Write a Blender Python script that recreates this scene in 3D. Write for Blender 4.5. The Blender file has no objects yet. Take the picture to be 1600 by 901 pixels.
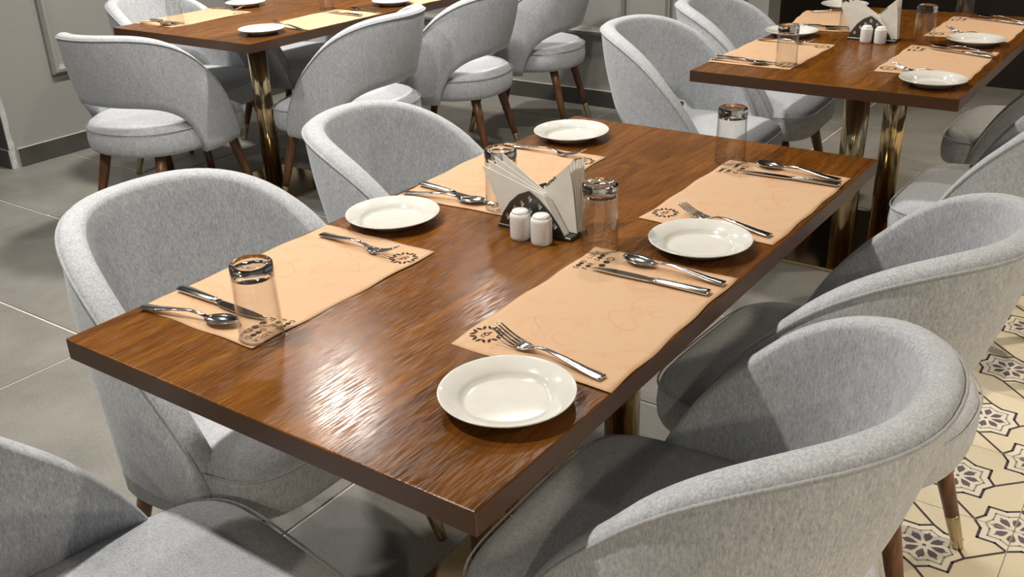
import bpy, bmesh, math, random
from mathutils import Vector, Matrix, Euler
random.seed(7)
S = bpy.context.scene
COL = S.collection
PI = math.pi

# ------------------------------------------------------------------ camera
cam_d = bpy.data.cameras.new('camera')
cam = bpy.data.objects.new('camera', cam_d)
COL.objects.link(cam)
S.camera = cam
cam_d.sensor_width = 36.0
cam_d.sensor_fit = 'HORIZONTAL'
cam_d.lens = 1533.689 / 1600.0 * 36.0
cam_d.clip_start = 0.02
RIGHT = Vector((0.81765341, 0.57478895, -0.03256621))
FWD = Vector((-0.5332534, 0.73482031, -0.41914189))
UP = RIGHT.cross(FWD)
M = Matrix(((RIGHT.x, UP.x, -FWD.x), (RIGHT.y, UP.y, -FWD.y), (RIGHT.z, UP.z, -FWD.z)))
cam.matrix_world = Matrix.Translation((1.36623921, -0.69452771, 1.43818039)) @ M.to_4x4()

# ------------------------------------------------------------------ light
S.view_settings.view_transform = 'Standard'
S.view_settings.look = 'None'
S.view_settings.exposure = 0.0
S.view_settings.gamma = 1.0
S.view_settings.use_curve_mapping = False
W = bpy.data.worlds.new('world')
S.world = W
W.use_nodes = True
W.node_tree.nodes['Background'].inputs[0].default_value = (0.80, 0.90, 1.0, 1)
W.node_tree.nodes['Background'].inputs[1].default_value = 0.14

def spot(x, y, power, color=(1.0, 0.90, 0.76), ang=150, blend=1.0, size=0.06, z=2.76):
    d = bpy.data.lights.new('downlight', 'SPOT')
    d.energy = power
    d.color = color
    d.spot_size = math.radians(ang)
    d.spot_blend = blend
    d.shadow_soft_size = size
    o = bpy.data.objects.new('downlight', d)
    o.location = (x, y, z)
    COL.objects.link(o)
    return o

NEU, WRM = (1.0, 0.945, 0.87), (1.0, 0.86, 0.66)
LAMPS = [(-0.36, -0.20, 185, NEU), (-0.36, 1.05, 85, NEU), (-0.36, 2.35, 115, NEU), (-0.36, 3.60, 14, NEU),
         (-1.95, -0.20, 60, NEU), (-1.95, 1.05, 55, NEU), (-1.95, 2.35, 320, NEU, .13), (-1.95, 3.60, 110, NEU, .13),
         (2.90, -2.70, 480, WRM, .05, 146), (1.25, -3.40, 210, WRM, .05, 146), (3.90, 0.90, 560, WRM, .05, 146), (2.40, 3.90, 420, WRM, .05, 125)]
for lx, ly, lp, lc, *sz in LAMPS:
    spot(lx, ly, lp, lc, size=sz[0] if sz else .05, ang=sz[1] if len(sz) > 1 else 150)

# ------------------------------------------------------------------ helpers
def mesh(name, verts, faces, mat, parent=None, smooth=True, mats=None, fmat=None):
    me = bpy.data.meshes.new(name)
    me.from_pydata([tuple(v) for v in verts], [], faces)
    for m in (mats or [mat]):
        me.materials.append(m)
    if fmat:
        for p, i in zip(me.polygons, fmat):
            p.material_index = i
    if smooth:
        for p in me.polygons:
            p.use_smooth = True
    me.validate()
    me.update()
    o = bpy.data.objects.new(name, me)
    COL.objects.link(o)
    if parent:
        o.parent = parent
    return o

def bmobj(name, bm, mat, parent=None, smooth=False, bevel=0, seg=2):
    me = bpy.data.meshes.new(name)
    bmesh.ops.recalc_face_normals(bm, faces=bm.faces)
    bm.to_mesh(me)
    bm.free()
    me.materials.append(mat)
    if smooth:
        for p in me.polygons:
            p.use_smooth = True
    o = bpy.data.objects.new(name, me)
    COL.objects.link(o)
    if parent:
        o.parent = parent
    return o

def box_bm(x0, x1, y0, y1, z0, z1, bevel=0, seg=2, bm=None):
    b = bmesh.new()
    bmesh.ops.create_cube(b, size=1)
    for v in b.verts:
        v.co = Vector((x0 + (v.co.x + .5) * (x1 - x0), y0 + (v.co.y + .5) * (y1 - y0), z0 + (v.co.z + .5) * (z1 - z0)))
    if bevel:
        bmesh.ops.bevel(b, geom=b.edges[:], offset=bevel, segments=seg, profile=.5, affect='EDGES')
    return b

def box(name, x0, x1, y0, y1, z0, z1, mat, parent=None, bevel=0, seg=2):
    return bmobj(name, box_bm(x0, x1, y0, y1, z0, z1, bevel, seg), mat, parent)

def lathe(name, prof, mat, parent=None, n=40, closed=False):
    """prof: list of (r, z); revolve about z"""
    V, F = [], []
    for r, z in prof:
        for k in range(n):
            a = 2 * PI * k / n
            V.append((r * math.cos(a), r * math.sin(a), z))
    m = len(prof)
    rows = m if closed else m - 1
    for i in range(rows):
        j = (i + 1) % m
        for k in range(n):
            l = (k + 1) % n
            F.append((i * n + k, i * n + l, j * n + l, j * n + k))
    if not closed:
        if prof[0][0] > 1e-5:
            F.append(tuple(reversed(range(n))))
        if prof[-1][0] > 1e-5:
            F.append(tuple((m - 1) * n + k for k in range(n)))
    return mesh(name, V, F, mat, parent)

def tube(name, pts, r, mat, parent=None, n=8, closed=False, radii=None):
    V, F = [], []
    m = len(pts)
    for i, p in enumerate(pts):
        p = Vector(p)
        if closed:
            d = Vector(pts[(i + 1) % m]) - Vector(pts[i - 1])
        else:
            d = Vector(pts[min(i + 1, m - 1)]) - Vector(pts[max(i - 1, 0)])
        d.normalize()
        a = d.cross(Vector((0, 0, 1)))
        if a.length < 1e-3:
            a = d.cross(Vector((1, 0, 0)))
        a.normalize()
        b = a.cross(d)
        rr = radii[i] if radii else r
        for k in range(n):
            t = 2 * PI * k / n
            V.append(p + a * (rr * math.cos(t)) + b * (rr * math.sin(t)))
    for i in range(m if closed else m - 1):
        j = (i + 1) % m
        for k in range(n):
            l = (k + 1) % n
            F.append((i * n + k, i * n + l, j * n + l, j * n + k))
    if not closed:
        F.append(tuple(reversed(range(n))))
        F.append(tuple((m - 1) * n + k for k in range(n)))
    return mesh(name, V, F, mat, parent)

def empty(name, loc=(0, 0, 0), rz=0):
    o = bpy.data.objects.new(name, None)
    o.empty_display_size = .05
    o.location = loc
    o.rotation_euler = (0, 0, rz)
    COL.objects.link(o)
    return o

def tag(o, label, cat, group=None):
    o['label'] = label
    o['category'] = cat
    if group:
        o['group'] = group
    return o

def struct(o):
    o['kind'] = 'structure'
    return o

def kids(o):
    return [c for c in bpy.data.objects if c.parent is o]

def copy_tree(o, tree=None):
    def rec(src, par):
        c = src.copy()
        COL.objects.link(c)
        if par:
            c.parent = par
        for ch in KIDS.get(src.name, []):
            rec(ch, c)
        return c
    KIDS = {}
    for x in bpy.data.objects:
        if x.parent:
            KIDS.setdefault(x.parent.name, []).append(x)
    return rec(o, None)

# ------------------------------------------------------------------ materials
def newmat(name):
    m = bpy.data.materials.new(name)
    m.use_nodes = True
    nt = m.node_tree
    b = nt.nodes['Principled BSDF']
    return m, nt, b

def N(nt, t, **kw):
    n = nt.nodes.new(t)
    for k, v in kw.items():
        if hasattr(n, k):
            setattr(n, k, v)
    return n

def noise(nt, scale, detail=3, rough=.5, vec=None, dist=0.0):
    n = nt.nodes.new('ShaderNodeTexNoise')
    n.inputs['Scale'].default_value = scale
    n.inputs['Detail'].default_value = detail
    n.inputs['Roughness'].default_value = rough
    n.inputs['Distortion'].default_value = dist
    if vec:
        nt.links.new(vec, n.inputs['Vector'])
    return n.outputs['Fac']

def coords(nt, scale=(1, 1, 1), kind='Object', rot=(0, 0, 0)):
    tc = nt.nodes.new('ShaderNodeTexCoord')
    mp = nt.nodes.new('ShaderNodeMapping')
    mp.inputs['Scale'].default_value = scale
    mp.inputs['Rotation'].default_value = rot
    nt.links.new(tc.outputs[kind], mp.inputs['Vector'])
    return mp.outputs['Vector']

def ramp(nt, fac, stops):
    r = nt.nodes.new('ShaderNodeValToRGB')
    e = r.color_ramp.elements
    while len(e) < len(stops):
        e.new(.5)
    for el, (p, c) in zip(e, stops):
        el.position = p
        el.color = (*c, 1) if len(c) == 3 else c
    nt.links.new(fac, r.inputs['Fac'])
    return r.outputs['Color']

def mixc(nt, fac, a, b, mode='MIX'):
    n = nt.nodes.new('ShaderNodeMix')
    n.data_type = 'RGBA'
    n.blend_type = mode
    for sock, v in ((n.inputs[0], fac), (n.inputs[6], a), (n.inputs[7], b)):
        if isinstance(v, (int, float)):
            sock.default_value = v
        elif isinstance(v, tuple):
            sock.default_value = (*v, 1)
        else:
            nt.links.new(v, sock)
    return n.outputs[2]

def mth(nt, op, a, b=None):
    n = nt.nodes.new('ShaderNodeMath')
    n.operation = op
    for i, v in enumerate((a, b)):
        if v is None:
            continue
        if isinstance(v, (int, float)):
            n.inputs[i].default_value = v
        else:
            nt.links.new(v, n.inputs[i])
    return n.outputs[0]

def bump(nt, b, h, strength=.3, dist=.001):
    n = nt.nodes.new('ShaderNodeBump')
    n.inputs['Strength'].default_value = strength
    n.inputs['Distance'].default_value = dist
    nt.links.new(h, n.inputs['Height'])
    nt.links.new(n.outputs['Normal'], b.inputs['Normal'])

def plain(name, col, rough=.5, metal=0.0, spec=.5, coat=0.0):
    m, nt, b = newmat(name)
    b.inputs['Base Color'].default_value = (*col, 1)
    b.inputs['Roughness'].default_value = rough
    b.inputs['Metallic'].default_value = metal
    b.inputs['Specular IOR Level'].default_value = spec
    b.inputs['Coat Weight'].default_value = coat
    v = coords(nt)
    f = noise(nt, 40, 2, vec=v)
    c = mixc(nt, f, tuple(x * .93 for x in col), tuple(min(1, x * 1.06) for x in col))
    nt.links.new(c, b.inputs['Base Color'])
    return m

def fabric_mat(name, lo, hi):
    m, nt, b = newmat(name)
    v1 = coords(nt, (1, 1, .35))
    v2 = coords(nt, (1, 1, .5))
    f1 = noise(nt, 270, 4, .7, v1)
    f2 = noise(nt, 420, 2, .6, v2)
    f3 = noise(nt, 60, 3, .5, v2)
    s = mth(nt, 'ADD', mth(nt, 'MULTIPLY', f1, .6), mth(nt, 'ADD', mth(nt, 'MULTIPLY', f2, .25), mth(nt, 'MULTIPLY', f3, .15)))
    c = ramp(nt, s, [(.37, lo), (.63, hi)])
    nt.links.new(c, b.inputs['Base Color'])
    b.inputs['Roughness'].default_value = .95
    b.inputs['Specular IOR Level'].default_value = .12
    b.inputs['Sheen Weight'].default_value = .25
    b.inputs['Sheen Roughness'].default_value = .5
    bump(nt, b, mth(nt, 'ADD', f1, f2), .35, .0012)
    return m

FAB = fabric_mat('fabric_grey', (.30, .318, .345), (.575, .588, .605))
PIPE = fabric_mat('fabric_piping', (.28, .29, .30), (.46, .465, .47))

def wood_top():
    m, nt, b = newmat('walnut_veneer')
    v = coords(nt, (1, 1, 1))
    sep = nt.nodes.new('ShaderNodeSeparateXYZ')
    nt.links.new(v, sep.inputs[0])
    # staves across the width, each a tone of its own
    wob = mth(nt, 'ADD', sep.outputs[0], 5.03)
    st = mth(nt, 'FLOOR', mth(nt, 'DIVIDE', wob, .137))
    wn = nt.nodes.new('ShaderNodeTexWhiteNoise')
    wn.noise_dimensions = '1D'
    nt.links.new(st, wn.inputs['W'])
    comb = nt.nodes.new('ShaderNodeCombineXYZ')
    nt.links.new(mth(nt, 'MULTIPLY', sep.outputs[0], 9.0), comb.inputs[0])
    nt.links.new(mth(nt, 'ADD', mth(nt, 'MULTIPLY', sep.outputs[1], 1.3), mth(nt, 'MULTIPLY', wn.outputs['Value'], 30)), comb.inputs[1])
    nt.links.new(mth(nt, 'MULTIPLY', sep.outputs[2], 9.0), comb.inputs[2])
    big = noise(nt, 1.0, 3, .5, comb.outputs[0], .6)
    rings = mth(nt, 'FRACT', mth(nt, 'MULTIPLY', big, 9.0))
    rings = mth(nt, 'ABSOLUTE', mth(nt, 'SUBTRACT', mth(nt, 'MULTIPLY', rings, 2.0), 1.0))
    fine = noise(nt, 1.0, 4, .65, coords(nt, (260, 9, 260)))
    pores = noise(nt, 1.0, 2, .5, coords(nt, (420, 22, 420)))
    cloud = noise(nt, 2.2, 2, .5, v)
    mid = noise(nt, 1.0, 3, .55, coords(nt, (46, 3.2, 46)), .3)
    t = mth(nt, 'ADD', mth(nt, 'MULTIPLY', rings, .12), mth(nt, 'ADD', mth(nt, 'MULTIPLY', fine, .40), mth(nt, 'MULTIPLY', cloud, .22)))
    t = mth(nt, 'ADD', t, mth(nt, 'MULTIPLY', mid, .26))
    t = mth(nt, 'ADD', t, mth(nt, 'MULTIPLY', mth(nt, 'SUBTRACT', wn.outputs['Value'], .5), .17))
    c = ramp(nt, t, [(.28, (.046, .0150, .0022)), (.5, (.140, .048, .0062)), (.74, (.26, .098, .013))])
    nt.links.new(c, b.inputs['Base Color'])
    rg = nt.nodes.new('ShaderNodeMapRange')
    nt.links.new(pores, rg.inputs['Value'])
    rg.inputs['From Min'].default_value = .38
    rg.inputs['From Max'].default_value = .58
    rg.inputs['To Min'].default_value = .34
    rg.inputs['To Max'].default_value = .14
    nt.links.new(rg.outputs[0], b.inputs['Roughness'])
    b.inputs['Specular IOR Level'].default_value = .24
    h = mth(nt, 'ADD', mth(nt, 'MULTIPLY', ramp(nt, pores, [(.40, (0, 0, 0)), (.50, (1, 1, 1))]), .7), mth(nt, 'MULTIPLY', rings, .5))
    bump(nt, b, h, .10, .0006)
    return m
WOOD = wood_top()
EDGE = plain('walnut_edge_shaded', (.070, .030, .012), .38)  # plain walnut for the table sides, their unlit look darkened into the colour

def leg_wood():
    m, nt, b = newmat('leg_walnut')
    f = noise(nt, 1, 4, .6, coords(nt, (120, 120, 9)))
    c = ramp(nt, f, [(.3, (.07, .028, .010)), (.7, (.19, .08, .028))])
    nt.links.new(c, b.inputs['Base Color'])
    b.inputs['Roughness'].default_value = .35
    return m
LEGW = leg_wood()
BRASS = plain('brass_polished', (.62, .47, .27), .12, 1.0)
FERR = plain('brass_satin', (.56, .45, .28), .28, 1.0)
STEEL = plain('steel_polished', (.70, .70, .69), .13, 1.0)
CERAM = plain('white_ceramic', (.66, .648, .60), .12, 0, .5, .3)
SHAKE = plain('white_porcelain', (.80, .79, .76), .15, 0, .5, .3)
DARKM = plain('gunmetal', (.10, .095, .09), .35, .8)
NAPK = plain('napkin_paper', (.80, .77, .70), .9, 0, .2)
INK = plain('print_ink', (.035, .022, .012), .8, 0, .2)
GINK = plain('napkin_ink', (.03, .045, .04), .8, 0, .2)

def paper_mat():
    m, nt, b = newmat('placemat_paper')
    v = coords(nt)
    n1 = nt.nodes.new('ShaderNodeTexNoise')
    n1.inputs['Scale'].default_value = 7
    nt.links.new(v, n1.inputs['Vector'])
    wv = mixc(nt, .13, v, n1.outputs['Color'], 'ADD')
    vor = nt.nodes.new('ShaderNodeTexVoronoi')
    vor.inputs['Scale'].default_value = 9
    nt.links.new(wv, vor.inputs['Vector'])
    d = vor.outputs['Distance']
    rings = mth(nt, 'ABSOLUTE', mth(nt, 'SUBTRACT', mth(nt, 'FRACT', mth(nt, 'MULTIPLY', d, 3.2)), .5))
    line = ramp(nt, rings, [(.0, (1, 1, 1)), (.055, (0, 0, 0))])
    mask = ramp(nt, noise(nt, 9, 2, .5, v), [(.45, (0, 0, 0)), (.6, (1, 1, 1))])
    blot = ramp(nt, noise(nt, 16, 3, .6, v, 1.2), [(.5, (0, 0, 0)), (.72, (1, 1, 1))])
    base = mixc(nt, noise(nt, 3, 2, .5, v), (.53, .345, .212), (.58, .385, .238))
    c = mixc(nt, mth(nt, 'MULTIPLY', blot, .60), base, (.55, .30, .155))
    c = mixc(nt, mth(nt, 'MULTIPLY', mth(nt, 'MULTIPLY', line, mask), .50), c, (.44, .25, .13))
    nt.links.new(c, b.inputs['Base Color'])
    b.inputs['Roughness'].default_value = .8
    b.inputs['Specular IOR Level'].default_value = .2
    return m
PAPER = paper_mat()

def glass_wall():
    m, nt, b = newmat('thin_clear_glass')
    out = nt.nodes['Material Output']
    tr = nt.nodes.new('ShaderNodeBsdfTransparent')
    tr.inputs[0].default_value = (.975, .975, .97, 1)
    gl = nt.nodes.new('ShaderNodeBsdfGlossy')
    gl.inputs['Roughness'].default_value = .02
    lw = nt.nodes.new('ShaderNodeLayerWeight')
    lw.inputs['Blend'].default_value = .5
    fr = nt.nodes.new('ShaderNodeMath')
    fr.operation = 'MULTIPLY_ADD'
    fr.inputs[1].default_value = .75
    fr.inputs[2].default_value = .045
    pw = nt.nodes.new('ShaderNodeMath')
    pw.operation = 'POWER'
    pw.inputs[1].default_value = 3.2
    nt.links.new(lw.outputs['Facing'], pw.inputs[0])
    nt.links.new(pw.outputs[0], fr.inputs[0])
    mx = nt.nodes.new('ShaderNodeMixShader')
    nt.links.new(fr.outputs[0], mx.inputs[0])
    nt.links.new(tr.outputs[0], mx.inputs[1])
    nt.links.new(gl.outputs[0], mx.inputs[2])
    nt.links.new(mx.outputs[0], out.inputs['Surface'])
    return m
GWALL = glass_wall()
m, nt, b = newmat('thick_clear_glass')
b.inputs['Transmission Weight'].default_value = 1
b.inputs['Roughness'].default_value = .02
b.inputs['IOR'].default_value = 1.48
b.inputs['Base Color'].default_value = (.96, .96, .95, 1)
GBASE = m

def stone(name, lo, hi, scale, rough, bstr):
    m, nt, b = newmat(name)
    v = coords(nt, kind='Object')
    oi = nt.nodes.new('ShaderNodeObjectInfo')
    vv = nt.nodes.new('ShaderNodeVectorMath')
    nt.links.new(v, vv.inputs[0])
    nt.links.new(oi.outputs['Location'], vv.inputs[1])
    f1 = noise(nt, scale, 5, .6, vv.outputs[0])
    f2 = noise(nt, scale * 40, 3, .7, vv.outputs[0])
    f = mth(nt, 'ADD', mth(nt, 'MULTIPLY', f1, .6), mth(nt, 'MULTIPLY', f2, .4))
    c = ramp(nt, f, [(.35, lo), (.65, hi)])
    nt.links.new(c, b.inputs['Base Color'])
    b.inputs['Roughness'].default_value = rough
    b.inputs['Specular IOR Level'].default_value = .35
    bump(nt, b, f2, bstr, .0006)
    return m
TILE = stone('grey_stone_tile', (.165, .158, .140), (.262, .253, .229), 3.0, .5, .35)
GROUT = stone('pale_grout', (.55, .53, .48), (.72, .70, .64), 20, .9, .3)
SKIRT = stone('dark_skirting', (.050, .048, .042), (.085, .082, .073), 4, .45, .2)
WALL = stone('grey_wall_paint', (.275, .268, .248), (.305, .298, .276), 2.0, .6, .08)
BEAD = stone('chipped_plaster', (.34, .34, .33), (.56, .56, .55), 30, .9, .5)
DARKW = stone('dark_panelling', (.018, .011, .008), (.032, .020, .014), 5, .4, .1)
CREAM = stone('cream_tile', (.60, .53, .40), (.68, .61, .47), 3, .4, .1)
CEIL = plain('ceiling_paint', (.055, .053, .05), .9)
TBLK = plain('tile_ink_dark', (.055, .042, .048), .4)
TGRY = plain('tile_ink_grey', (.33, .285, .225), .4)
TPET = plain('tile_ink_petal', (.115, .098, .118), .4)
TWHT = plain('tile_ink_pale', (.68, .64, .55), .4)

# ------------------------------------------------------------------ floor
fl = struct(box('floor', -5.2, 3.4, -2.6, 6.4, -.06, -.0035, GROUT))
def quad_tile(x0, x1, y0, y1, mat, name='tile'):
    cx, cy = (x0 + x1) / 2, (y0 + y1) / 2
    hx, hy = (x1 - x0) / 2, (y1 - y0) / 2
    o = bmobj(name, box_bm(-hx, hx, -hy, hy, -.0045, 0, .0012, 1), mat, fl)
    o.location = (cx, cy, 0)
    return o
XJ = [-5.15, -3.93, -2.645, -1.36, -.14, .9275]
YJ = [-.41 + .605 * k for k in range(-3, 12)]
for i in range(len(XJ) - 1):
    for j in range(len(YJ) - 1):
        g = .0042
        quad_tile(XJ[i] + g, XJ[i + 1] - g, YJ[j] + g, YJ[j + 1] - g, TILE)

# patterned cement tile: the printed star, ring, petals and lines are flat inlays of one mesh
def clip(poly, h):
    for ax, sg in ((0, 1), (0, -1), (1, 1), (1, -1)):
        out = []
        for i in range(len(poly)):
            a, b_ = poly[i - 1], poly[i]
            ia, ib = sg * a[ax] <= h, sg * b_[ax] <= h
            if ia != ib:
                t = (sg * h - a[ax]) / (b_[ax] - a[ax])
                out.append((a[0] + t * (b_[0] - a[0]), a[1] + t * (b_[1] - a[1])))
            if ib:
                out.append(b_)
        poly = out
        if not poly:
            return []
    return poly

def star_pts(s, c):
    P = []
    for k in range(16):
        a = k * PI / 8
        r = (.082 if k % 4 == 0 else .090) if k % 2 == 0 else .0695
        P.append((c[0] + r * s * math.cos(a), c[1] + r * s * math.sin(a)))
    return P

def seg_poly(a, b_, w):
    d = Vector((b_[0] - a[0], b_[1] - a[1]))
    d.normalize()
    n = Vector((-d.y, d.x)) * w / 2
    e = d * w * .35
    return [(a[0] + n.x - e.x, a[1] + n.y - e.y), (a[0] - n.x - e.x, a[1] - n.y - e.y),
            (b_[0] - n.x + e.x, b_[1] - n.y + e.y), (b_[0] + n.x + e.x, b_[1] + n.y + e.y)]

H = .1517
def make_star_tile():
    bm = box_bm(-H, H, -H, H, -.0045, 0, .0006, 1)
    V = [v.co.copy() for v in bm.verts]
    bm.verts.index_update()
    F = [tuple(v.index for v in f.verts) for f in bm.faces]
    bm.free()
    FM = [0] * len(F)
    def add(poly, z, mi):
        p = clip(poly, H - .0006)
        if len(p) < 3:
            return
        ar = sum(p[i - 1][0] * p[i][1] - p[i][0] * p[i - 1][1] for i in range(len(p)))
        if abs(ar) < 1e-7:
            return
        if ar < 0:
            p = p[::-1]
        b0 = len(V)
        V.extend([(x, y, z) for x, y in p])
        F.append(tuple(range(b0, b0 + len(p))))
        FM.append(mi)
    q = .1525
    for (cx, cy) in ((0, 0), (q, q), (q, -q), (-q, q), (-q, -q)):
        c = (cx, cy)
        P = star_pts(1.0, c)
        add(star_pts(.97, c), .00010, 4)
        for k in range(16):
            add(seg_poly(P[k - 1], P[k], .0065), .00025, 1)
        P = star_pts(.72, c)
        for k in range(16):
            add(seg_poly(P[k - 1], P[k], .0042), .00025, 2)
        for k in range(8):
            a = k * PI / 4
            R_ = Matrix.Rotation(a, 2)
            leaf = [(.013, 0), (.026, .0075), (.036, .0095), (.041, .0065), (.0425, .003), (.051, 0), (.0425, -.003), (.041, -.0065), (.036, -.0095), (.026, -.0075)]
            pp = [R_ @ Vector(l) for l in leaf]
            add([(cx + v.x, cy + v.y) for v in pp], .00025, 3)
        add([(cx + .0045 * math.cos(k * PI / 4), cy + .0045 * math.sin(k * PI / 4)) for k in range(8)], .00025, 3)
    for k in range(4):
        R_ = Matrix.Rotation(k * PI / 2, 2)
        a = R_ @ Vector((.082, 0))
        b_ = R_ @ Vector((.1525, .0705))
        add(seg_poly(tuple(a), tuple(b_), .0062), .0003, 1)
    o = mesh('patterned_tile', V, F, None, fl, False, [CREAM, TBLK, TGRY, TPET, TWHT], FM)
    return o
st0 = make_star_tile()
first = True
for i in range(8):
    for j in range(-12, 17):
        x, y = 1.08 + .305 * i, 1.2 + .305 * j
        if first:
            o = st0
            first = False
        else:
            o = st0.copy()
            COL.objects.link(o)
            o.parent = fl
        o.location = (x, y, 0)

# ------------------------------------------------------------------ walls, skirting, mouldings
struct(box('trim_5', -3.60, -3.434, 1.7015, 1.704, -.03, 2.8, SKIRT))
wl = struct(box('wall_left', -3.60, -3.43, 1.704, 4.30, -.03, 2.8, WALL))
ws = struct(box('wall_side', -5.2, -3.60, 1.704, 1.85, -.03, 2.8, SKIRT))
wb = struct(box('wall_back', -3.43, -.50, 4.14, 4.30, -.03, 2.8, WALL))
wf = struct(box('wall_far', -.62, 3.4, 5.60, 5.75, -.03, 2.8, DARKW))
wr = struct(box('wall_return', -.62, -.50, 4.30, 5.60, -.03, 2.8, DARKW))
struct(box('ceiling', -5.2, 3.4, -2.6, 6.4, 2.80, 2.9, CEIL))
bl = struct(box('baseboard_left', -3.430, -3.4235, 1.742, 4.14, 0, .094, GROUT))
ys = [1.742, 1.889, 2.49, 3.09, 3.69, 4.125]
for a, b_ in zip(ys, ys[1:]):
    box('tile', -3.430, -3.419, a + .0015, b_ - .0015, .001, .0925, SKIRT, bl, .001, 1)
bb = struct(box('baseboard_back', -3.42, -.50, 4.1335, 4.14, 0, .094, GROUT))
xs = [-3.415, -2.81, -2.21, -1.61, -1.01, -.50]
for a, b_ in zip(xs, xs[1:]):
    box('tile', a + .0015, b_ - .0015, 4.129, 4.14, .001, .0925, SKIRT, bb, .001, 1)
bs = struct(box('baseboard_side', -5.2, -3.43, 1.6975, 1.704, 0, .094, GROUT))
xs = [-5.2, -4.62, -4.02, -3.432]
for a, b_ in zip(xs, xs[1:]):
    box('tile', a + .0015, b_ - .0015, 1.693, 1.704, .001, .0925, SKIRT, bs, .001, 1)
# chipped plaster edge up the corner of the pier
V, F = [], []
n = 40
for k in range(n + 1):
    z = k * 2.4 / n
    w1 = .026 + random.uniform(-.007, .007)
    V += [(-3.4335, 1.7015, z), (-3.4265, 1.7015, z), (-3.4262, 1.704 + w1, z), (-3.4335, 1.704 + w1, z)]
for k in range(n):
    for a in range(4):
        b_ = (a + 1) % 4
        F.append((k * 4 + a, k * 4 + b_, k * 4 + 4 + b_, k * 4 + 4 + a))
struct(mesh('trim_1', V, F, BEAD, None, False))

def moulding(name, corners, axis):
    """rectangular picture-frame moulding on a wall; corners (u0,u1,z0,z1); axis gives the wall plane"""
    u0, u1, z0, z1 = corners
    prof = [(0, 0), (0, .016), (.012, .034), (.026, .037), (.036, .022), (.044, .018), (.044, 0)]
    V, F = [], []
    cor = [(u0, z0, 1, 1), (u1, z0, -1, 1), (u1, z1, -1, -1), (u0, z1, 1, -1)]
    for (u, z, su, sz) in cor:
        for (w, d) in prof:
            uu, zz = u + su * w, z + sz * w
            if axis == 'left':
                V.append((-3.43 + d, uu, zz))
            else:
                V.append((uu, 4.14 - d, zz))
    m_ = len(prof)
    for k in range(4):
        l = (k + 1) % 4
        for i in range(m_ - 1):
            F.append((k * m_ + i, l * m_ + i, l * m_ + i + 1, k * m_ + i + 1))
    o = struct(mesh(name, V, F, WALL, None, False))
    return o
moulding('trim_2', (2.01, 3.70, .41, 2.3), 'left')
moulding('trim_3', (-3.0, -1.31, .40, 2.3), 'back')
moulding('trim_4', (-1.08, -.62, .40, 2.3), 'back')

# ------------------------------------------------------------------ chairs
CS = dict(a=.274, b=.335, yf=.172, H=.801, z0=.368, p=1.868, q=1.438, ka=-.035, kb=.266, zb=.535, sb=.461, zbot=.327)
def c_plan(t):
    ph = abs(t) * 1.6
    ang = min(ph, 1) * PI / 2
    x = CS['a'] * math.sin(ang) ** .9
    y = -CS['b'] * max(0.0, math.cos(ang)) ** .9
    e = max(ph - 1, 0) / .6
    return math.copysign(x - e * e * .03, t), y + e * CS['yf']
def c_rimz(y):
    s = min(max((y + CS['b']) / (CS['yf'] + CS['b']), 0), 1)
    return CS['z0'] + (CS['H'] - CS['z0']) * max(0.0, 1 - s ** CS['p']) ** (1 / CS['q'])
def c_botz(y):
    s = min(max((y + CS['b']) / (CS['yf'] + CS['b']) / CS['sb'], 0), 1)
    return CS['zbot'] + (CS['zb'] - CS['zbot']) * math.sqrt(max(0.0, 1 - s * s))
def c_at(x, y, z):
    d = CS['H'] - z
    return x * (1 - CS['ka'] * d / CS['a']), y + CS['kb'] * d * min(max(-y / CS['b'], 0), 1)
def c_norm(x, y):
    v = Vector((-x / CS['a'], -y / CS['b'] if y < 0 else 0))
    return v.normalized()

def seat_outline(n=72):
    P = []
    for k in range(n):
        a = 2 * PI * k / n
        ca, sa = math.cos(a), math.sin(a)
        if sa >= 0:
            e, w, f = .38, .260, .290
        else:
            e, w, f = .86, .262, .278
        P.append((w * math.copysign(abs(ca) ** e, ca), f * math.copysign(abs(sa) ** e, sa)))
    return P

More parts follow.
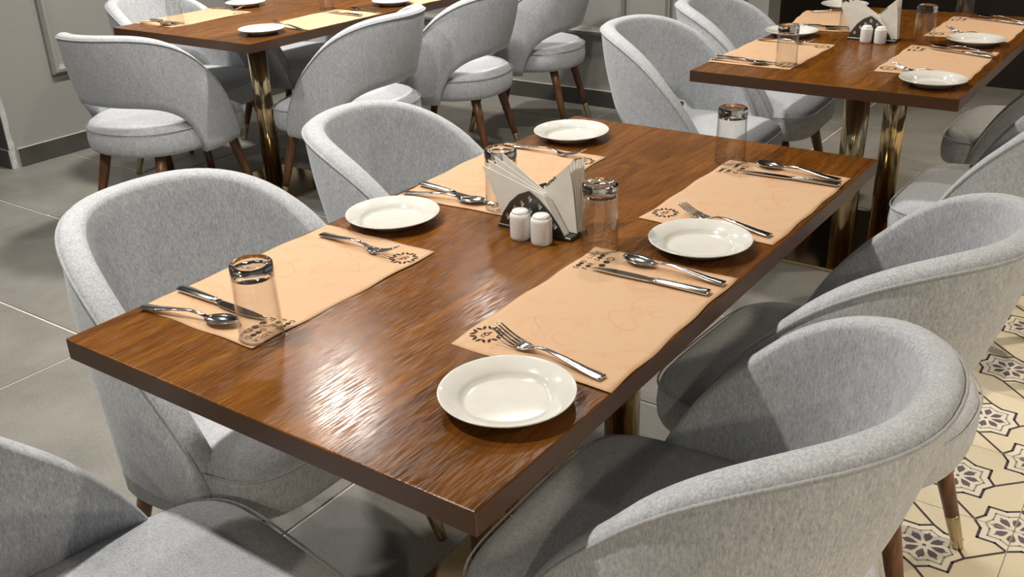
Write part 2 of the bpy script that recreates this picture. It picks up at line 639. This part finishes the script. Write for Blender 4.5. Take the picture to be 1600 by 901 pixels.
def make_chair():
    root = empty('dining_chair')
    # seat
    O = seat_outline()
    n = len(O)
    prof = [(.06, .333), (.02, .335), (.006, .343), (.0, .358), (-.002, .385), (0, .415), (.004, .428), (.008, .433),
            (.014, .443), (.028, .4535), (.055, .461), (.10, .4655), (.17, .4675)]
    V, F = [], []
    for ins, z in prof:
        s = 1 - ins / .27
        V += [(x * s, y * s, z) for x, y in O]
    for i in range(len(prof) - 1):
        for k in range(n):
            l = (k + 1) % n
            F.append((i * n + k, i * n + l, (i + 1) * n + l, (i + 1) * n + k))
    F.append(tuple(reversed(range(n))))
    F.append(tuple((len(prof) - 1) * n + k for k in range(n)))
    seat = mesh('seat', V, F, FAB, root)
    tube('seat_piping', [(x * 1.003, y * 1.003, .4305) for x, y in O], .0021, PIPE, seat, 6, True)
    # backrest shell
    nt_ = 81
    V, F = [], []
    mO, mA, mB = 9, 7, 3
    K = None
    rimline = []
    for i in range(nt_):
        u = -1 + 2 * i / (nt_ - 1)
        t = math.copysign(1 - (1 - abs(u)) ** 1.6, u)
        x, y = c_plan(t)
        zr, zb = c_rimz(y), c_botz(y)
        zb = min(zb, zr - .012)
        nx, ny = c_norm(x, y)
        e = max(0.0, abs(t) * 1.6 - 1) / .6
        th = .052 - .012 * e
        ring = []
        for k in range(mO):
            f = k / (mO - 1)
            z = zb + (zr - zb) * f
            X, Y = c_at(x, y, z)
            bl_ = .008 * math.sin(PI * f)
            ring.append((X - nx * bl_, Y - ny * bl_, z))
        X, Y = c_at(x, y, zr)
        rimline.append((X - nx * .0015, Y - ny * .0015, zr))
        hgt = min(.016, (zr - zb) * .4)
        for k in range(1, mA):
            f = k / mA
            o = th * (1 - math.cos(PI * f)) / 2
            ring.append((X + nx * o, Y + ny * o, zr + hgt * math.sin(PI * f)))
        for k in range(mO):
            f = 1 - k / (mO - 1)
            z = zb + (zr - zb) * f
            X, Y = c_at(x, y, z)
            tt = th - .012 * (1 - f) * (1 if abs(t) < .6 else .3)
            ring.append((X + nx * tt, Y + ny * tt, z))
        X, Y = c_at(x, y, zb)
        for k in range(1, mB):
            f = k / mB
            o = (th - .012) * (1 - f)
            ring.append((X + nx * o, Y + ny * o, zb - .006 * math.sin(PI * f)))
        K = len(ring)
        V += ring
    for i in range(nt_ - 1):
        for k in range(K):
            l = (k + 1) % K
            F.append((i * K + k, (i + 1) * K + k, (i + 1) * K + l, i * K + l))
    F.append(tuple(range(K)))
    F.append(tuple(reversed(range((nt_ - 1) * K, nt_ * K))))
    back = mesh('backrest', V, F, FAB, root)
    tube('rim_piping', rimline, .0033, PIPE, back, 6)
    # legs
    for sx, ty, fx, fy, tx in ((1, .185, .235, .27, .195), (-1, .185, .235, .27, .195), (1, -.175, .185, -.262, .14), (-1, -.175, .185, -.262, .14)):
        top = Vector((sx * tx, ty, .336))
        bot = Vector((sx * fx, fy, 0.0))
        d = bot - top
        def pt(z):
            return top + d * ((.336 - z) / .336)
        l = tube('leg', [pt(.336), pt(.25), pt(.16), pt(.088)], 0, LEGW, root, 14, False, [.0225, .0205, .0175, .0150])
        tube('ferrule', [pt(.0885), pt(.087), pt(.012), pt(0.0)], 0, FERR, l, 14, False, [.0145, .0156, .0122, .0115])
    return root

proto = make_chair()
CH = [
    (-.094, .408, -1.57, 'grey tub chair at the left side of the nearest table, beside the front-left placemat'),
    (-.145, 1.11, -1.30, 'grey tub chair at the left side of the nearest table, beside its farther left placemat'),
    (.874, .417, 1.594, 'grey tub chair at right foreground with its dark seat under the nearest table'),
    (.872, 1.058, 1.520, 'grey tub chair right of the nearest table, behind the foreground right chair'),
    (.323, -.180, -.14, 'grey tub chair in the bottom left corner, cut off at the end of nearest table'),
    (-2.14, 1.70, .20, 'grey chair seen from behind at the near end of the left table, by the wall'),
    (-1.613, 2.305, 1.790, 'grey chair seen from behind, first on the right side of the left table'),
    (-1.60, 2.975, 1.790, 'grey chair seen from behind, second on the right side of the left tables'),
    (-1.60, 3.645, 1.794, 'grey chair third along the left tables, nearest the back wall'),
    (-2.56, 2.20, -1.40, 'grey tub chair by the left wall facing the far placemat of the left table'),
    (-2.56, 2.86, -1.45, 'grey tub chair mostly hidden under the left tables, farther along the wall'),
    (-.137, 2.525, -1.530, 'grey tub chair left of the right-hand table, at its near end'),
    (-.130, 3.10, -1.506, 'grey tub chair left of the right-hand table, behind its near neighbour'),
    (.975, 2.30, 1.550, 'grey chair at the right edge, near place of the right-hand table'),
    (.930, 3.10, 1.550, 'grey chair in shadow at the right edge, far place of the right-hand table'),
]
for i, (x, y, r, lab) in enumerate(CH):
    c = proto if i == 0 else copy_tree(proto)
    c.location = (x, y, 0)
    c.rotation_euler = (0, 0, r)
    tag(c, lab, 'chair', 'grey upholstered dining chairs around the tables')

# ------------------------------------------------------------------ tables
def table(x0, x1, y0, y1, cols, label, th=.036, plate=None):
    cx, cy = (x0 + x1) / 2, (y0 + y1) / 2
    t = empty('dining_table', (cx, cy, 0))
    hx, hy = (x1 - x0) / 2, (y1 - y0) / 2
    tb = box('tabletop', -hx, hx, -hy, hy, .75 - th, .75, WOOD, t, .0022, 2)
    tb.data.materials.append(EDGE)
    for f in tb.data.polygons:
        if f.normal.z < .35:
            f.material_index = 1
    for (px, py) in cols:
        c = lathe('column', [(.041, .012), (.041, .75 - th - .008)], BRASS, t, 40)
        c.location = (px - cx, py - cy, 0)
        f = lathe('mounting_plate', [(.085, .75 - th - .008), (.085, .75 - th)], DARKM, t, 32)
        f.location = (px - cx, py - cy, 0)
    px0, px1, py0, py1 = plate
    box('base_plate', px0 - cx, px1 - cx, py0 - cy, py1 - cy, 0, .012, BRASS, t, .002, 2)
    return tag(t, label, 'table', 'brown wooden dining tables on brass columns')
table(0, .8, 0, 1.5027, [(.43, .50), (.43, 1.01)], 'large brown wooden table in the foreground set for four', plate=(.23, .63, .42, 1.09))
table(.03, .83, 2.138, 3.52, [(.43, 2.59), (.43, 3.09)], 'brown wooden table at upper right set for four, with napkin holder', plate=(.24, .63, 2.52, 3.16))
table(-2.489, -1.634, 1.797, 2.575, [(-2.06, 2.19)], 'square brown wooden table at upper left on one brass column', plate=(-2.28, -1.84, 1.97, 2.41))
table(-2.489, -1.634, 2.580, 3.36, [(-2.06, 2.97)], 'square brown wooden table joined behind the upper left one, cut by the frame', plate=(-2.28, -1.84, 2.75, 3.19))

# ------------------------------------------------------------------ place settings
ZT = .75
def rng(seed):
    return random.Random(seed)

# printed marks: wreath logo and words, thin inlays lying on the paper
def wreath_polys():
    P = []
    for k in range(16):
        a = 2 * PI * k / 16
        tw = .5 if k % 2 else -.35
        R_ = Matrix.Rotation(a + tw, 2)
        c = Vector((.0215 * math.cos(a), .0215 * math.sin(a)))
        leaf = [(-.0062, 0), (-.002, .0026), (.003, .0022), (.0062, 0), (.003, -.0022), (-.002, -.0026)]
        P.append([tuple(c + R_ @ Vector(l)) for l in leaf])
    # small emblem in the middle: an eye-like lozenge with a ring
    P.append([(-.0105, -.003), (-.0095, .0055), (-.008, .0055), (-.009, -.003)])
    P.append([(-.0095, .0055), (.004, .0062), (.004, .0050), (-.0095, .0043)])
    for k in range(10):
        a, b_ = 2 * PI * k / 10, 2 * PI * (k + 1) / 10
        P.append([(.0055 * math.cos(a), .0042 * math.sin(a)), (.0055 * math.cos(b_), .0042 * math.sin(b_)),
                  (.0036 * math.cos(b_), .0024 * math.sin(b_)), (.0036 * math.cos(a), .0024 * math.sin(a))])
    P.append([(.004, -.003), (.0105, -.0045), (.006, .001)])
    return P

def dot(cx, cy, r):
    return [(cx + r * math.cos(2 * PI * k / 12), cy + r * math.sin(2 * PI * k / 12)) for k in range(12)]

STK = {  # letters as strokes in a unit box
    'G': [[(.9, .85), (.6, 1), (.3, .95), (.05, .6), (.05, .35), (.3, .03), (.65, 0), (.95, .2), (.95, .48), (.55, .48)]],
    'D': [[(.1, 0), (.1, 1), (.5, 1), (.9, .7), (.9, .3), (.5, 0), (.1, 0)]],
    'L': [[(.15, 1), (.15, 0), (.85, 0)]],
    'U': [[(.1, 1), (.1, .3), (.35, 0), (.65, 0), (.9, .3), (.9, 1)]],
    'C': [[(.9, .85), (.6, 1), (.3, .95), (.05, .6), (.05, .4), (.3, .05), (.6, 0), (.9, .15)]],
    'K': [[(.15, 0), (.15, 1)], [(.85, 1), (.15, .45)], [(.35, .6), (.9, 0)]],
    'F': [[(.15, 0), (.15, 1), (.9, 1)], [(.15, .52), (.7, .52)]],
    'R': [[(.15, 0), (.15, 1), (.6, 1), (.85, .78), (.6, .5), (.15, .5)], [(.45, .5), (.9, 0)]],
}
def words(txt, x, y, h, w, lw):
    P = []
    adv = w * 1.28
    for ch in txt:
        if ch == 'O':
            P.append(dot(x + w / 2, y + h / 2, h * .50))
        elif ch in STK:
            for st in STK[ch]:
                for a, b_ in zip(st, st[1:]):
                    P.append(seg_poly((x + a[0] * w, y + a[1] * h), (x + b_[0] * w, y + b_[1] * h), lw))
        x += adv
    return P

MATS_PRINT = None
def wave(x, y, sd):
    return .0011 * (1 + math.sin(x * 19 + sd) * math.sin(y * 15 + sd * 2.1)) * (.35 + min(1, (x / .217) ** 2 + (y / .137) ** 2) * .6)

def make_mat(place, cx, cy, ang, sd, group):
    """local frame: +x = diner's right, +y = diner's forward"""
    root = empty('placemat', (cx, cy, ZT), ang)
    nx, ny = 40, 26
    r = rng(sd)
    V, F = [], []
    hx, hy = .2175, .1375
    for j in range(ny + 1):
        for i in range(nx + 1):
            x, y = -hx + 2 * hx * i / nx, -hy + 2 * hy * j / ny
            ex = .0012 * math.sin(y * 55 + sd) * (abs(x) / hx) ** 6 * math.copysign(1, x)
            ey = .0016 * math.sin(x * 48 + sd * 3) * (abs(y) / hy) ** 6
            V.append((x + ex, y + ey, .0006 + wave(x, y, sd)))
    n1 = len(V)
    V += [(x, y, z - .0004) for x, y, z in V]
    for j in range(ny):
        for i in range(nx):
            a = j * (nx + 1) + i
            q = (a, a + 1, a + nx + 2, a + nx + 1)
            F.append(q)
            F.append(tuple(n1 + k for k in reversed(q)))
    bd = [i for i in range(nx)] + [(j * (nx + 1) + nx) for j in range(ny)] + [ny * (nx + 1) + nx - i for i in range(nx)] + [(ny - j) * (nx + 1) for j in range(ny)]
    for k in range(len(bd)):
        a, b_ = bd[k], bd[(k + 1) % len(bd)]
        F.append((b_, a, n1 + a, n1 + b_))
    mesh('paper_sheet', V, F, PAPER, root)
    def inlay(name, polys):
        V, F = [], []
        for p in polys:
            ar = sum(p[i - 1][0] * p[i][1] - p[i][0] * p[i - 1][1] for i in range(len(p)))
            if ar < 0:
                p = p[::-1]
            b0 = len(V)
            V.extend([(x, y, .0010 + wave(x, y, sd)) for x, y in p])
            F.append(tuple(range(b0, b0 + len(p))))
        mesh(name, V, F, INK, root, False)
    inlay('wreath_logo', [[(x - .165, y + .1065) for x, y in p] for p in wreath_polys()])
    tx = words('GOOD LUCK', .118, .118, .0092, .0075, .0011) + words('FOR GOOD', .122, .101, .0098, .0080, .0012) + words('FOOD', .128, .080, .0125, .0125, .0019)
    inlay('printed_words', tx)
    return tag(root, 'pale orange paper placemat with printed wreath and words, ' + place, 'placemat', group)

def plate_obj():
    prof = [(0, .0035), (.056, .0035), (.060, .0042), (.064, .0096), (.068, .0140), (.0905, .0214), (.0925, .0222), (.0932, .0212), (.0925, .0198), (.070, .0112), (.058, .0010), (.055, 0), (.050, 0), (.048, .0012), (0, .0012)]
    return lathe('plate', prof, CERAM, None, 72)

def glass_obj():
    root = empty('drinking_glass')
    h, rb, rt = .124, .0345, .0318
    # body: open rim down on the table, heavy foot on top
    def ro(z):
        return rb + (rt - rb) * z / h
    prof = [(ro(z), z) for z in (0.0, .02, .05, .08, .100)]
    lathe_open('wall', [(p[0], p[1] + .0004) for p in prof], GWALL, root)
    lathe_open('inner_wall', [(ro(z) - .0016 - .0008 * (z / h), z + .0004) for z in (0, .02, .05, .08, .100)], GWALL, root)
    lathe('rim', [(rb + .0003, .0006), (rb + .0005, .0016), (rb - .0002, .0026), (rb - .0018, .0026), (rb - .0022, .0014), (rb - .0014, .0005)], GBASE, root, 48, True)
    V = [(0, .107), (.020, .106), (.027, .104), (.0288, .1012), (ro(.1004), .1004), (ro(.11) + .0004, .110), (ro(.117) + .0006, .117), (ro(.121), .1215), (rt - .0025, .1238), (rt - .006, .1236), (rt - .010, .1215), (0, .1205)]
    lathe('foot', V, GBASE, root, 48)
    return root

def lathe_open(name, prof, mat, parent, n=48):
    V, F = [], []
    for r, z in prof:
        for k in range(n):
            a = 2 * PI * k / n
            V.append((r * math.cos(a), r * math.sin(a), z))
    for i in range(len(prof) - 1):
        for k in range(n):
            l = (k + 1) % n
            F.append((i * n + k, i * n + l, (i + 1) * n + l, (i + 1) * n + k))
    return mesh(name, V, F, mat, parent)

# cutlery: lofted along +x from the handle end
def loft(name, stations, mat, parent, m=6):
    """stations: (x, halfwidth, z, dish, thick)"""
    V, F = [], []
    for (x, w, z, dish, th) in stations:
        top, bot = [], []
        for k in range(m + 1):
            s = -1 + 2 * k / m
            zz = z + dish * (s * s)
            top.append((x, s * w, zz + th / 2 * (1 - .5 * s * s)))
            bot.append((x, s * w, zz - th / 2 * (1 - .5 * s * s)))
        V += top + bot[::-1]
    K = 2 * (m + 1)
    for i in range(len(stations) - 1):
        for k in range(K):
            l = (k + 1) % K
            F.append((i * K + k, i * K + l, (i + 1) * K + l, (i + 1) * K + k))
    F.append(tuple(reversed(range(K))))
    F.append(tuple((len(stations) - 1) * K + k for k in range(K)))
    return mesh(name, V, F, mat, parent)

def make_spoon():
    r = empty('spoon')
    loft('handle', [(0, .0085, .0042, 0, .0030), (.003, .0092, .0042, 0, .0036), (.03, .0080, .0055, 0, .0034), (.07, .0055, .0105, 0, .0034), (.10, .0036, .0135, 0, .0036), (.12, .0034, .0115, 0, .0036), (.135, .0042, .0070, 0, .0034)], STEEL, r)
    B = []
    for k in range(13):
        u = k / 12
        w = .0185 * math.sin(PI * min(1, .06 + .92 * u)) ** .62
        x = .133 + .062 * u
        rimz = .0070 + .0035 * u
        dz = .0058 * math.sin(PI * min(1, .05 + .9 * u)) ** .8
        B.append((x, max(w, .0032), rimz - dz, dz, .0018))
    loft('bowl', B, STEEL, r, 8)
    return r

def make_fork():
    r = empty('fork')
    loft('handle', [(0, .0085, .0036, 0, .0030), (.003, .0092, .0036, 0, .0036), (.03, .0080, .0052, 0, .0034), (.07, .0055, .0098, 0, .0034), (.10, .0036, .0125, 0, .0036), (.118, .0034, .0105, 0, .0034), (.13, .0060, .0062, .0003, .0030), (.139, .0105, .0035, .0006, .0026), (.148, .0122, .0030, .0008, .0024), (.155, .0125, .0038, .0008, .0022)], STEEL, r)
    for k in range(4):
        y = -.0101 + .0202 * k / 3
        tube('tine', [(.153, y, .0042), (.168, y, .0075), (.184, y * .98, .0130), (.199, y * .97, .0200), (.203, y * .97, .0220)], 0, STEEL, r, 8, False, [.0019, .0018, .0016, .0012, .0006])
    return r

def make_knife():
    r = empty('knife')
    loft('handle', [(0, .0092, .0050, 0, .0066), (.004, .0098, .0050, 0, .0074), (.04, .0086, .0052, 0, .0078), (.09, .0064, .0054, 0, .0078), (.105, .0056, .0050, 0, .0060)], STEEL, r)
    V, F = [], []
    pr = [(.103, -.0055, .0055), (.112, -.0085, .0062), (.13, -.0100, .0068), (.16, -.0102, .0070), (.185, -.0085, .0066), (.205, -.0035, .0055), (.216, .0025, .0045), (.218, .0036, .0040)]
    for x, y0, y1 in pr:
        V += [(x, y0, .0040), (x, y1, .0028), (x, y1, .0052), (x, y0, .0046)]
    for i in range(len(pr) - 1):
        for k in range(4):
            l = (k + 1) % 4
            F.append((i * 4 + k, i * 4 + l, (i + 1) * 4 + l, (i + 1) * 4 + k))
    F.append((3, 2, 1, 0))
    e = (len(pr) - 1) * 4
    F.append((e, e + 1, e + 2, e + 3))
    mesh('blade', V, F, STEEL, r, False)
    return r

def place_copy(proto, used, loc, rz, name=None):
    if proto.name not in used:
        used.add(proto.name)
        o = proto
    else:
        o = copy_tree(proto)
    o.location = loc
    o.rotation_euler = (0, 0, rz)
    return o
used = set()

MATS = [  # place name, cx, cy, angle of diner's right axis
    ('front-left place of the nearest table', .144, .349, -PI / 2, 1),
    ('far-left place of the nearest table', .137, .993, -PI / 2 + .06, 2),
    ('front-right place of the nearest table', .660, .520, PI / 2 + .01, 3),
    ('far-right place of the nearest table', .654, 1.123, PI / 2, 4),
    ('near-left place of the upper right table', .166, 2.490, -PI / 2, 5),
    ('far-left place of the upper right table', .140, 3.150, -PI / 2 + .17, 6),
    ('near-right place of the upper right table', .664, 2.587, PI / 2 + .01, 7),
    ('far-right place of the upper right table', .655, 3.205, PI / 2, 8),
    ('wall side of the upper left table', -2.365, 2.122, -PI / 2, 9),
    ('right side of the upper left table', -1.772, 2.335, PI / 2, 10),
    ('right side of the rear left table', -1.772, 3.02, PI / 2, 11),
]
for pl, cx, cy, an, sd in MATS:
    make_mat(pl, cx, cy, an, sd, 'paper placemats on the tables')

PL = [(.695, .211, 'white round plate at the front right corner of the nearest table'),
      (.682, .830, 'white round plate between the two right placemats of the nearest table'),
      (.107, .649, 'white round plate between the two left placemats of the nearest table'),
      (.104, 1.319, 'white round plate at the far left corner of the nearest table'),
      (.726, 2.270, 'white round plate at the near right corner of the upper right table'),
      (.703, 2.915, 'white round plate between the right placemats of the upper right table'),
      (.107, 2.807, 'white round plate between the left placemats of the upper right table'),
      (.09, 3.445, 'white round plate at the far left corner of the upper right table'),
      (-1.769, 1.987, 'white round plate near the column corner of the upper left table'),
      (-2.395, 2.447, 'white round plate by the wall on the upper left table'),
      (-1.763, 2.765, 'white round plate on the rear left table, at the seam')]
p0 = plate_obj()
for i, (x, y, lab) in enumerate(PL):
    o = place_copy(p0, used, (x, y, ZT), .3 * i)
    tag(o, lab, 'plate', 'white plates on the tables')

GL = [(.262, .168, 0), (.250, .821, 1), (.527, .738, 2), (.520, 1.330, 3), (.268, 2.333, 4), (.255, 2.980, 5), (.546, 2.868, 6), (.546, 3.46, 7), (-2.300, 1.980, 8), (-1.960, 2.545, 9)]
g0 = glass_obj()
for i, (x, y, k) in enumerate(GL):
    o = place_copy(g0, used, (x, y, ZT + .0022), 0)
    tag(o, 'clear glass tumbler upside down, ' + MATS[k][0], 'glass', 'upturned glass tumblers on the tables')

ZC = ZT + .0022
CUT = [
    ('spoon', (.016, .130), .20, 0), ('knife', (.012, .211), -.03, 0), ('fork', (.040, .518), -.07, 0),
    ('knife', (.015, .846), -.14, 1), ('spoon', (.020, .782), .17, 1), ('fork', (.025, 1.178), .0, 1),
    ('fork', (.774, .327), PI - .13, 2), ('knife', (.782, .652), PI + .03, 2), ('spoon', (.788, .698), PI - .05, 2),
    ('fork', (.772, .938), PI - .17, 3), ('knife', (.789, 1.274), PI + .06, 3), ('spoon', (.778, 1.306), PI - .10, 3),
    ('spoon', (.027, 2.300), .0, 4), ('knife', (.029, 2.342), -.10, 4), ('fork', (.040, 2.664), .03, 4),
    ('spoon', (.040, 2.930), .28, 5), ('fork', (.0, 3.305), .17, 5), ('knife', (.045, 2.985), .17, 5),
    ('fork', (.772, 2.385), PI - .15, 6), ('knife', (.800, 2.700), PI - .32, 6), ('spoon', (.783, 2.772), PI - .12, 6),
    ('fork', (.760, 3.020), PI - .35, 7), ('spoon', (.780, 3.385), PI - .28, 7), ('knife', (.780, 3.335), PI - .28, 7),
    ('knife', (-2.480, 1.985), -.06, 8), ('spoon', (-2.46, 1.915), .06, 8), ('fork', (-2.490, 2.322), .08, 8),
    ('fork', (-1.660, 2.100), PI - .17, 9), ('knife', (-1.665, 2.453), PI - .05, 9), ('spoon', (-1.645, 2.545), PI - .12, 9),
]
protos = {'spoon': make_spoon(), 'fork': make_fork(), 'knife': make_knife()}
for kind, (x, y), rz, k in CUT:
    o = place_copy(protos[kind], used, (x, y, ZC), rz)
    tag(o, 'polished steel %s, %s' % (kind, MATS[k][0]), kind, 'steel cutlery on the placemats')

# ------------------------------------------------------------------ salt and pepper, napkin holders
def shaker_obj():
    root = empty('salt_shaker')
    lathe('body', [(0, 0), (.0175, 0), (.0195, .002), (.0202, .008), (.0202, .044), (.0196, .0485), (.0175, .051), (.0168, .0515), (0, .0515)], SHAKE, root, 40)
    c = lathe('cap', [(.0167, .0512), (.0165, .0535), (.0145, .0565), (.009, .0585), (0, .0590)], SHAKE, root, 40)
    V, F = [], []
    for k in range(3):
        a = 2 * PI * k / 3
        b0 = len(V)
        V += [(.004 * math.cos(a) + .0008 * math.cos(q * PI / 3), .004 * math.sin(a) + .0008 * math.sin(q * PI / 3), .0592) for q in range(6)]
        F.append(tuple(range(b0, b0 + 6)))
    mesh('holes', V, F, INK, c, False)
    return root
s0 = shaker_obj()
for i, (x, y, lab) in enumerate([(.375, .706, 'left white ceramic shaker before the napkin holder on the nearest table'),
                                 (.423, .704, 'right white ceramic shaker before the napkin holder on the nearest table'),
                                 (.375, 2.795, 'left white shaker before the napkin holder on the upper right table'),
                                 (.423, 2.793, 'right white shaker before the napkin holder on the upper right table')]):
    o = place_copy(s0, used, (x, y, ZT), 0)
    tag(o, lab, 'shaker', 'white salt and pepper shakers')

def prism(name, poly, y0, y1, mat, parent, bend=None):
    """extrude an (u,v) polygon along y; u->x, v->z"""
    V = [(u, y0 if not bend else y0 + bend(u, v), v) for u, v in poly] + [(u, y1 if not bend else y1 + bend(u, v), v) for u, v in poly]
    n = len(poly)
    F = [tuple(range(n)), tuple(reversed(range(n, 2 * n)))]
    for i in range(n):
        j = (i + 1) % n
        F.append((j, i, n + i, n + j))
    return mesh(name, V, F, mat, parent, False)

ARCH = [(.003, .006), (.012, .030), (.030, .056), (.050, .074), (.074, .0845), (.096, .072), (.120, .051), (.140, .027), (.152, .006)]
DIA = [(.0747, .069), (.0567, .0567), (.0967, .058), (.0405, .0445), (.0747, .045), (.113, .044), (.0227, .0254), (.055, .030), (.094, .030), (.130, .025)]
def holder_panel(parent, y):
    """arched metal plate with diamond windows cut through"""
    bm = bmesh.new()
    outer = [bm.verts.new((u, 0, v)) for u, v in ARCH]
    edges = [bm.edges.new((outer[i - 1], outer[i])) for i in range(len(outer))]
    for (u, v) in DIA:
        q = [(u, v - .0080), (u + .0062, v), (u, v + .0080), (u - .0062, v)]
        vs = [bm.verts.new((a, 0, b_)) for a, b_ in q]
        edges += [bm.edges.new((vs[i - 1], vs[i])) for i in range(4)]
    r = bmesh.ops.triangle_fill(bm, use_beauty=True, use_dissolve=False, edges=edges)
    f0 = [g for g in bm.faces]
    e = bmesh.ops.extrude_face_region(bm, geom=f0)
    for g in e['geom']:
        if isinstance(g, bmesh.types.BMVert):
            g.co.y += .0014
    o = bmobj('arched_panel', bm, DARKM, parent)
    o.location = (0, y, 0)
    return o

def holder(x, y, label):
    root = tag(empty('napkin_holder', (x, y, ZT)), label, 'napkin holder', 'metal napkin holders')
    box('base', 0, .166, 0, .060, 0.0, .0075, DARKM, root, .0012, 1)
    holder_panel(root, .0012)
    holder_panel(root, .0570)
    return root

def left_sheet(i):
    tip = [(-.036, .117), (-.024, .128), (-.012, .136), (.003, .143)][i]
    return [tip, (.011 + .002 * i, .020), (.050, .0085), (.150, .0085), (.103, .081)]
def right_sheet(i):
    return [(.090, .088), (.1165, .113), (.144 + .0012 * i, .138 + .0025 * (i % 3)), (.154, .085), (.163, .0085), (.100, .0085)]
def napkins(x, y, tagname):
    for side, n in (('left', 4), ('right', 6)):
        for i in range(n):
            if side == 'left':
                yy = .0045 + i * .0046
                poly = left_sheet(i)
                bnd = lambda u, v, i=i: 0.0
            else:
                yy = .0270 + i * .0042
                poly = right_sheet(i)
                bnd = lambda u, v, i=i: (.004 + i * .0046) * max(0, (u - .10) / .05) * min(1, max(0, v - .0085) / .12)
            o = prism('paper_napkin', poly, yy, yy + .0016, NAPK, None, bnd)
            o.location = (x, y, ZT)
            word = ['front', 'second', 'third', 'fourth', 'fifth', 'rearmost'][i]
            tag(o, '%s white folded napkin leaning %s in the holder on the %s' % (word, side, tagname), 'napkin', 'folded paper napkins in the holders')
            # little printed leaves near the crossing
            if i == (n - 1 if side == 'left' else 0):
                P = []
                for q in range(7):
                    s = q / 6
                    cu, cv = (.052 + .075 * s, .100 - .062 * s) if side == 'left' else (.096 + .02 * s, .092 + .018 * s)
                    a = -.7 + .9 * math.sin(q * 2.1)
                    R_ = Matrix.Rotation(a, 2)
                    P.append([tuple(Vector((cu, cv)) + R_ @ Vector(l)) for l in ((-.004, 0), (0, .0016), (.004, 0), (0, -.0016))])
                V, F = [], []
                for p in P:
                    b0 = len(V)
                    V += [(u, yy - .0004 + bnd(u, v), v) for u, v in p]
                    F.append(tuple(range(b0, b0 + 4)))
                mesh('printed_leaves', V, F, GINK, o, False)
holder(.302, .733, 'dark metal napkin holder with diamond holes on the nearest table')
napkins(.302, .733, 'nearest table')
holder(.302, 2.822, 'dark metal napkin holder with diamond holes on the upper right table')
napkins(.302, 2.822, 'upper right table')
